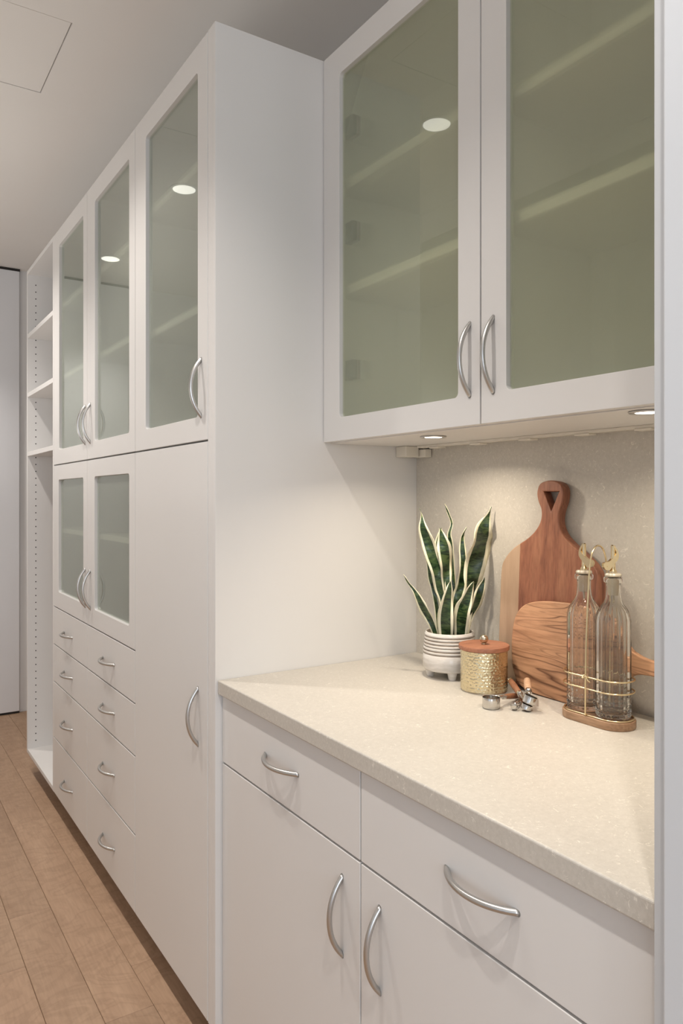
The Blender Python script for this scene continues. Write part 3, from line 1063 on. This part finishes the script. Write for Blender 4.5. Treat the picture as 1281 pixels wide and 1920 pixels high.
prof = [(0, 0.001), (0.049, 0.001), (0.0505, 0.0025)] + [(0.0518, 0.004 + 0.0855 * i / 64) for i in range(65)] + [(0.0500, 0.0902), (0.0495, 0.0895), (0.0495, 0.004), (0, 0.004)]
obj('body', lathe(prof, 180, dent), M['brass'], cn, smooth=60)
obj('base_ring', lathe([(0, 0), (0.0505, 0), (0.0512, 0.0015), (0.0505, 0.0030), (0, 0.0030)], 60), M['knob_metal'], cn, smooth=40)
ld = obj('lid', lathe([(0, 0.0905), (0.0540, 0.0905), (0.0555, 0.0915), (0.0558, 0.0985), (0.0548, 0.1003), (0, 0.1005)], 72), M['lid_wood'], cn, smooth=40)
kb = bmesh.new()
bmesh.ops.create_uvsphere(kb, u_segments=28, v_segments=18, radius=0.0098, matrix=Matrix.Translation((0, 0, 0.1120)))
kb2 = lathe([(0, 0.1005), (0.005, 0.1005), (0.0042, 0.1030), (0, 0.1030)], 20)
me_ = bpy.data.meshes.new('t'); kb2.to_mesh(me_); kb2.free(); kb.from_mesh(me_); bpy.data.meshes.remove(me_)
obj('knob', kb, M['knob_metal'], ld, smooth=True)


# ------------------------------------------------------------------ cutting boards
def board(name, label, loops, thick, bev, mat, x_bottom_front, lean, origin_y):
    t = thing(name, label, 'cutting board', (x_bottom_front, origin_y, CT + 0.0006))
    # local frame of the slab: X_local = world Y, Y_local = up the board; lean tilts it back to the wall
    o = outline_mesh('board_body', loops, thick, bev, mat)
    me = o.data
    for v in me.vertices:
        yy, zz, dd_ = v.co.x, v.co.y, v.co.z
        v.co = Vector((thick / 2 - dd_ , yy, zz))
    for v in me.vertices:
        x, y, z = v.co
        v.co = Vector((x * math.cos(lean) + z * math.sin(lean), y, z * math.cos(lean) - x * math.sin(lean)))
    zmin = min(v.co.z for v in me.vertices)
    for v in me.vertices:
        v.co.z -= zmin
    me.flip_normals()
    me.update()
    o.parent = t
    for p in me.polygons:
        p.use_smooth = True
    try:
        me.set_sharp_from_angle(angle=R(35))
    except Exception:
        pass
    return t, o


yb = 1.118
big = [(1.148, 1.3795), (1.120, 1.3862), (1.094, 1.3800), (1.0830, 1.3640), (1.0845, 1.3400), (1.0925, 1.3180), (1.0935, 1.2950), (1.0830, 1.2720), (1.0600, 1.2520),
       (1.0280, 1.2320), (0.9980, 1.2080), (0.9860, 1.1800), (0.9845, 1.1000), (0.9845, 1.0100), (0.9900, 0.9600), (1.0100, 0.9330), (1.0450, 0.9245), (1.1200, 0.9240),
       (1.1900, 0.9245), (1.2280, 0.9350), (1.2520, 0.9620), (1.2590, 1.0100), (1.2590, 1.1000), (1.2580, 1.1800), (1.2470, 1.2080), (1.2200, 1.2340), (1.1800, 1.2570),
       (1.1555, 1.2780), (1.1430, 1.3000), (1.1430, 1.3220), (1.1520, 1.3400), (1.1565, 1.3600)]
lp = [(y - yb, z - CT) for y, z in catmull(big, 6)]
tri = [(1.1375 - yb, 1.3620 - CT), (1.0945 - yb, 1.3620 - CT), (1.1150 - yb, 1.3190 - CT)]
board('paddle_board', 'large reddish-brown paddle cutting board with triangular hole in its handle, leaning on the backsplash', [lp, tri], 0.024, 0.0028, M['acacia'], 1.2475, 0.045, yb)
ys_ = 1.055
small = [(1.2010, 1.0410), (1.1940, 1.0800), (1.1750, 1.1060), (1.1450, 1.1200), (1.1000, 1.1270), (1.0400, 1.1290), (0.9800, 1.1270), (0.9350, 1.1130), (0.9130, 1.0850),
         (0.9000, 1.0620), (0.8820, 1.0520), (0.8550, 1.0460), (0.8000, 1.0450), (0.7520, 1.0450), (0.7370, 1.0380), (0.7370, 1.0270), (0.7520, 1.0190), (0.8000, 1.0175),
         (0.8550, 1.0170), (0.8820, 1.0130), (0.8980, 1.0020), (0.9080, 0.9760), (0.9250, 0.9430), (0.9600, 0.9270), (1.0200, 0.9240), (1.0900, 0.9240), (1.1500, 0.9270),
         (1.1800, 0.9420), (1.1950, 0.9700), (1.2000, 1.0000)]
lp = [(y - ys_, z - CT) for y, z in catmull(small, 6)]
board('paddle_board', 'smaller olive-wood paddle board with dark wavy grain, standing sideways behind the bottles', [lp], 0.014, 0.0024, M['olive'], 1.2280, 0.060, ys_)

# ------------------------------------------------------------------ bottle rack
RX, RY = 1.186, 0.929
rk = thing('bottle_rack', 'gold wire bottle rack on an oval wooden base', 'rack', (RX, RY, CT))
HL = 0.036


def stadium(r, hl, n=14):
    o = []
    for k in range(n + 1):
        a = -math.pi / 2 + math.pi * k / n
        o.append((r * math.sin(a) * 1.0, hl + r * math.cos(a)))
    o2 = [(-x, -y) for x, y in o]
    return o + o2


outline_mesh('wooden_base', [[(x, y) for x, y in stadium(0.0385, HL)]], 0.0155, 0.0018, M['walnut'], rk, loc=(0, 0, 0.00775))
wire = 0.0016
for z, r in ((0.0172, 0.0345), (0.067, 0.0360), (0.089, 0.0360)):
    obj('wire_ring', tube([(x, y, z) for x, y in stadium(r, HL)], wire, 8, closed=True), M['gold'], rk, smooth=True)
fr = [(-0.0372, 0, 0.0160), (-0.0368, 0, 0.08), (-0.0350, 0, 0.15), (-0.0310, 0, 0.22), (-0.0275, 0, 0.265), (-0.0250, 0, 0.292), (-0.0200, 0, 0.316), (-0.0100, 0, 0.3310), (0.0015, 0, 0.3345), (0.0130, 0, 0.3285), (0.0215, 0, 0.3120), (0.0255, 0, 0.288), (0.0275, 0, 0.262), (0.0310, 0, 0.22), (0.0350, 0, 0.15), (0.0368, 0, 0.08), (0.0372, 0, 0.0160)]
obj('carry_handle', tube(catmull(fr, 6, closed=False), 0.0017, 8), M['gold'], rk, smooth=True)
bm = tube([(-0.0385 + 0.004 * math.cos(a), 0.004 * math.sin(a) * 1.3, 0.089 + 0.003 * math.sin(2 * a)) for a in [2 * math.pi * k / 14 for k in range(14)]], 0.0012, 6, closed=True)
tube([(-0.0385, 0.0, 0.094), (-0.0400, -0.004, 0.090), (-0.0395, -0.007, 0.084), (-0.0380, -0.012, 0.0815)], 0.0012, 6, bm=bm)
obj('wire_tie', bm, M['gold'], rk, smooth=True)


# ------------------------------------------------------------------ oil bottles
def flute(r, z, a):
    if r < 0.020 or z > 0.216 or z < 0.004:
        return r
    k = min(1, (0.216 - z) / 0.02) * min(1, (z - 0.004) / 0.01)
    lobes = 0.0019 * math.sqrt(abs(math.sin(a * 10)))
    return r + k * (lobes - 0.0012)


def ripple(i):
    return 0.0009 * math.sin(i * 1.9)


bz = [(0, 0.0035), (0.012, 0.0020), (0.024, 0.0), (0.0295, 0.0018)]
bz += [(0.0312 + ripple(i), 0.005 + 0.0025 * i) for i in range(16)]
bz += [(0.0314, 0.050), (0.0314, 0.075), (0.0314, 0.105), (0.0314, 0.14), (0.0314, 0.17), (0.0312, 0.182), (0.0300, 0.190), (0.0272, 0.199), (0.0225, 0.207), (0.0180, 0.2135),
       (0.0150, 0.221), (0.0137, 0.231), (0.0132, 0.245), (0.0134, 0.2505), (0.0168, 0.2525), (0.0172, 0.2560), (0.0172, 0.2600), (0.0160, 0.2625), (0.0120, 0.2628)]
bz += [(0.0112, 0.255), (0.0110, 0.235), (0.0125, 0.222), (0.0160, 0.2110), (0.0205, 0.2045), (0.0250, 0.1965), (0.0275, 0.188), (0.0287, 0.180), (0.0289, 0.14), (0.0289, 0.09), (0.0289, 0.045)]
bz += [(0.0285 - 0.0006 * math.sin(i * 1.5), 0.040 - 0.004 * i) for i in range(7)]
bz += [(0.024, 0.011), (0.012, 0.010), (0, 0.0115)]


OUTER = {(0.0300, 0.190), (0.0272, 0.199), (0.0225, 0.207)}


def flute_in(r, z, a):
    return flute(r, z, a) if r > 0.0292 or (z > 0.1885 and z < 0.21 and r > 0.0215) and (r, z) in OUTER else r


def make_bottle(y, label, lever_ang):
    t = thing('oil_bottle', label, 'bottle', (RX, y, CT + 0.0158), group='fluted glass oil bottles')
    bt = obj('glass_body', lathe(bz, 160, flute_in), M['bottle'], t, smooth=True)
    st_ = obj('stopper', lathe([(0, 0.228), (0.0088, 0.228), (0.0098, 0.234), (0.0104, 0.252), (0.0106, 0.2632), (0.0150, 0.2636), (0.0155, 0.2660), (0.0135, 0.2690), (0.006, 0.2700), (0, 0.2700)], 36), M['stopper'], t, smooth=40)
    sp = thing_part = obj('pour_spout', lathe([(0, 0.2702), (0.0068, 0.2702), (0.0066, 0.2735), (0.0045, 0.2760), (0.0043, 0.285), (0.0042, 0.3200), (0.0036, 0.3205), (0.0034, 0.277), (0, 0.277)], 24), M['gold'], t, smooth=40)
    obj('air_tube', tube([(0.002, 0.002, 0.229), (0.003, 0.002, 0.219), (0.0035, 0.0025, 0.212)], 0.0022, 10), M['stopper'], t, smooth=True)
    # hinged flip lid: a bent leaf covering the mouth with a thumb tab
    bm = bmesh.new()
    ca, sa = math.cos(R(lever_ang)), math.sin(R(lever_ang))
    prof2 = catmull([(0.0020, 0.3216), (-0.0030, 0.3180), (-0.0075, 0.3100), (-0.0090, 0.3000), (-0.0060, 0.2925), (0.0010, 0.2850), (0.0060, 0.2775), (0.0120, 0.2745),
                     (0.0175, 0.2775), (0.0200, 0.2850), (0.0165, 0.2895), (0.0105, 0.2905), (0.0050, 0.2945), (-0.0015, 0.3015), (-0.0040, 0.3090)], 4)
    lo_, hi_ = [], []
    for (u, z) in prof2:
        for lst, ww in ((lo_, -0.0046), (hi_, 0.0046)):
            lst.append(bm.verts.new((u * ca - ww * sa, u * sa + ww * ca, z)))
    bm.faces.new(lo_); bm.faces.new(list(reversed(hi_)))
    for k in range(len(lo_)):
        k2 = (k + 1) % len(lo_)
        bm.faces.new((lo_[k], lo_[k2], hi_[k2], hi_[k]))
    bevel_bm(bm, 0.0007, 2, 50)
    tube([(0.0120 * ca + 0.0056 * sa, 0.0120 * sa - 0.0056 * ca, 0.2815), (0.0120 * ca - 0.0056 * sa, 0.0120 * sa + 0.0056 * ca, 0.2815)], 0.0014, 10, bm=bm)
    obj('flip_cap', bm, M['gold'], sp, smooth=40)
    return t


make_bottle(RY + 0.0335, 'left fluted clear glass oil bottle in the wire rack', -75)
make_bottle(RY - 0.0335, 'right fluted clear glass oil bottle in the wire rack, nearest the white jamb', 150)


# ------------------------------------------------------------------ measuring scoops
def rot_to(dirv):
    return Vector(dirv).normalized().to_track_quat('Z', 'X').to_euler()


def scoop(label, cup_c, cup_r, cup_h, axis, h_from, h_to, wood_mat, hr=0.0058, sphere=False):
    """cup_c: centre of the cup's base, axis: cup opening direction, handle runs from h_from to h_to (world)"""
    t = thing('measuring_scoop', label, 'measuring spoon', tuple(cup_c), group=None)
    o = Vector(cup_c)
    ax = Vector(axis).normalized()
    rot = rot_to(ax)
    if sphere:
        pr_ = [(0, 0), (cup_r * 0.5, cup_h * 0.08), (cup_r * 0.85, cup_h * 0.4), (cup_r, cup_h), (cup_r * 0.93, cup_h), (cup_r * 0.78, cup_h * 0.42), (cup_r * 0.42, cup_h * 0.13), (0, cup_h * 0.07)]
    else:
        pr_ = [(0, 0), (cup_r * 0.92, 0), (cup_r, cup_h * 0.08), (cup_r, cup_h * 0.97), (cup_r * 0.985, cup_h), (cup_r * 0.95, cup_h * 0.97), (cup_r * 0.95, cup_h * 0.1), (cup_r * 0.9, cup_h * 0.05), (0, cup_h * 0.05)]
    obj('cup', lathe(pr_, 40), M['steel'], t, smooth=40, rot=rot)
    hf, ht = Vector(h_from) - o, Vector(h_to) - o
    d_ = (ht - hf).normalized()
    rim = ax * cup_h * 0.93
    start = rim + (hf - rim).normalized() * cup_r * 0.97
    mid = (start + hf) / 2
    obj('neck', tube([start, mid + Vector((0, 0, 0.0006)), hf, hf + d_ * 0.006], [0.0022, 0.0026, 0.0034, 0.0048], 10), M['steel'], t, smooth=True)
    Lh = (ht - hf).length
    obj('ferrule', tube([hf + d_ * 0.003, hf + d_ * 0.005, hf + d_ * 0.012], [hr * 0.7, hr * 0.98, hr * 0.98], 16), M['steel'], t, smooth=40)
    q = [hf + d_ * s for s in (0.0118, 0.016, Lh * 0.55, Lh - 0.006, Lh - 0.002, Lh)]
    obj('wooden_grip', tube(q, [hr * 0.90, hr * 0.97, hr * 1.08, hr, hr * 0.75, hr * 0.3], 18), wood_mat, t, smooth=50)
    obj('hang_ring', tube([ht + d_ * 0.004 + (d_ * math.cos(a) + d_.orthogonal().normalized() * math.sin(a)) * 0.005 for a in [2 * math.pi * k / 14 for k in range(14)]],
                          0.0008, 6, closed=True), M['gold'], t, smooth=True)
    return t


Z = CT
scoop('small steel measuring cup standing upright in front of the canister, brown handle behind', (1.078, 1.105, Z + 0.0006), 0.0178, 0.0215, (0, 0, 1),
      (1.106, 1.104, Z + 0.0185), (1.168, 1.118, Z + 0.0090), M['handle_dark'], 0.0055)
AX = (0.27, -0.175, 0.93)
scoop('steel measuring cup tilted on top of another, with pale wooden handle', (1.1250, 1.0485, Z + 0.0158), 0.0135, 0.0150, AX,
      (1.1420, 1.0640, Z + 0.0310), (1.1970, 1.1200, Z + 0.0380), M['handle_light'], 0.0072)
scoop('steel measuring cup underneath another tilted cup, with long reddish wooden handle', (1.1205, 1.0515, Z + 0.0034), 0.0112, 0.0100, AX,
      (1.1430, 1.0860, Z + 0.0205), (1.1810, 1.1530, Z + 0.0320), M['handle_dark'], 0.0062)
scoop('smallest round steel measuring spoon, lying beside the tilted cups', (1.1040, 1.0670, Z + 0.0008), 0.0080, 0.0095, (0.1, 0.1, 1),
      (1.1290, 1.0830, Z + 0.0090), (1.1850, 1.1080, Z + 0.0058), M['handle_dark'], 0.0045, sphere=True)
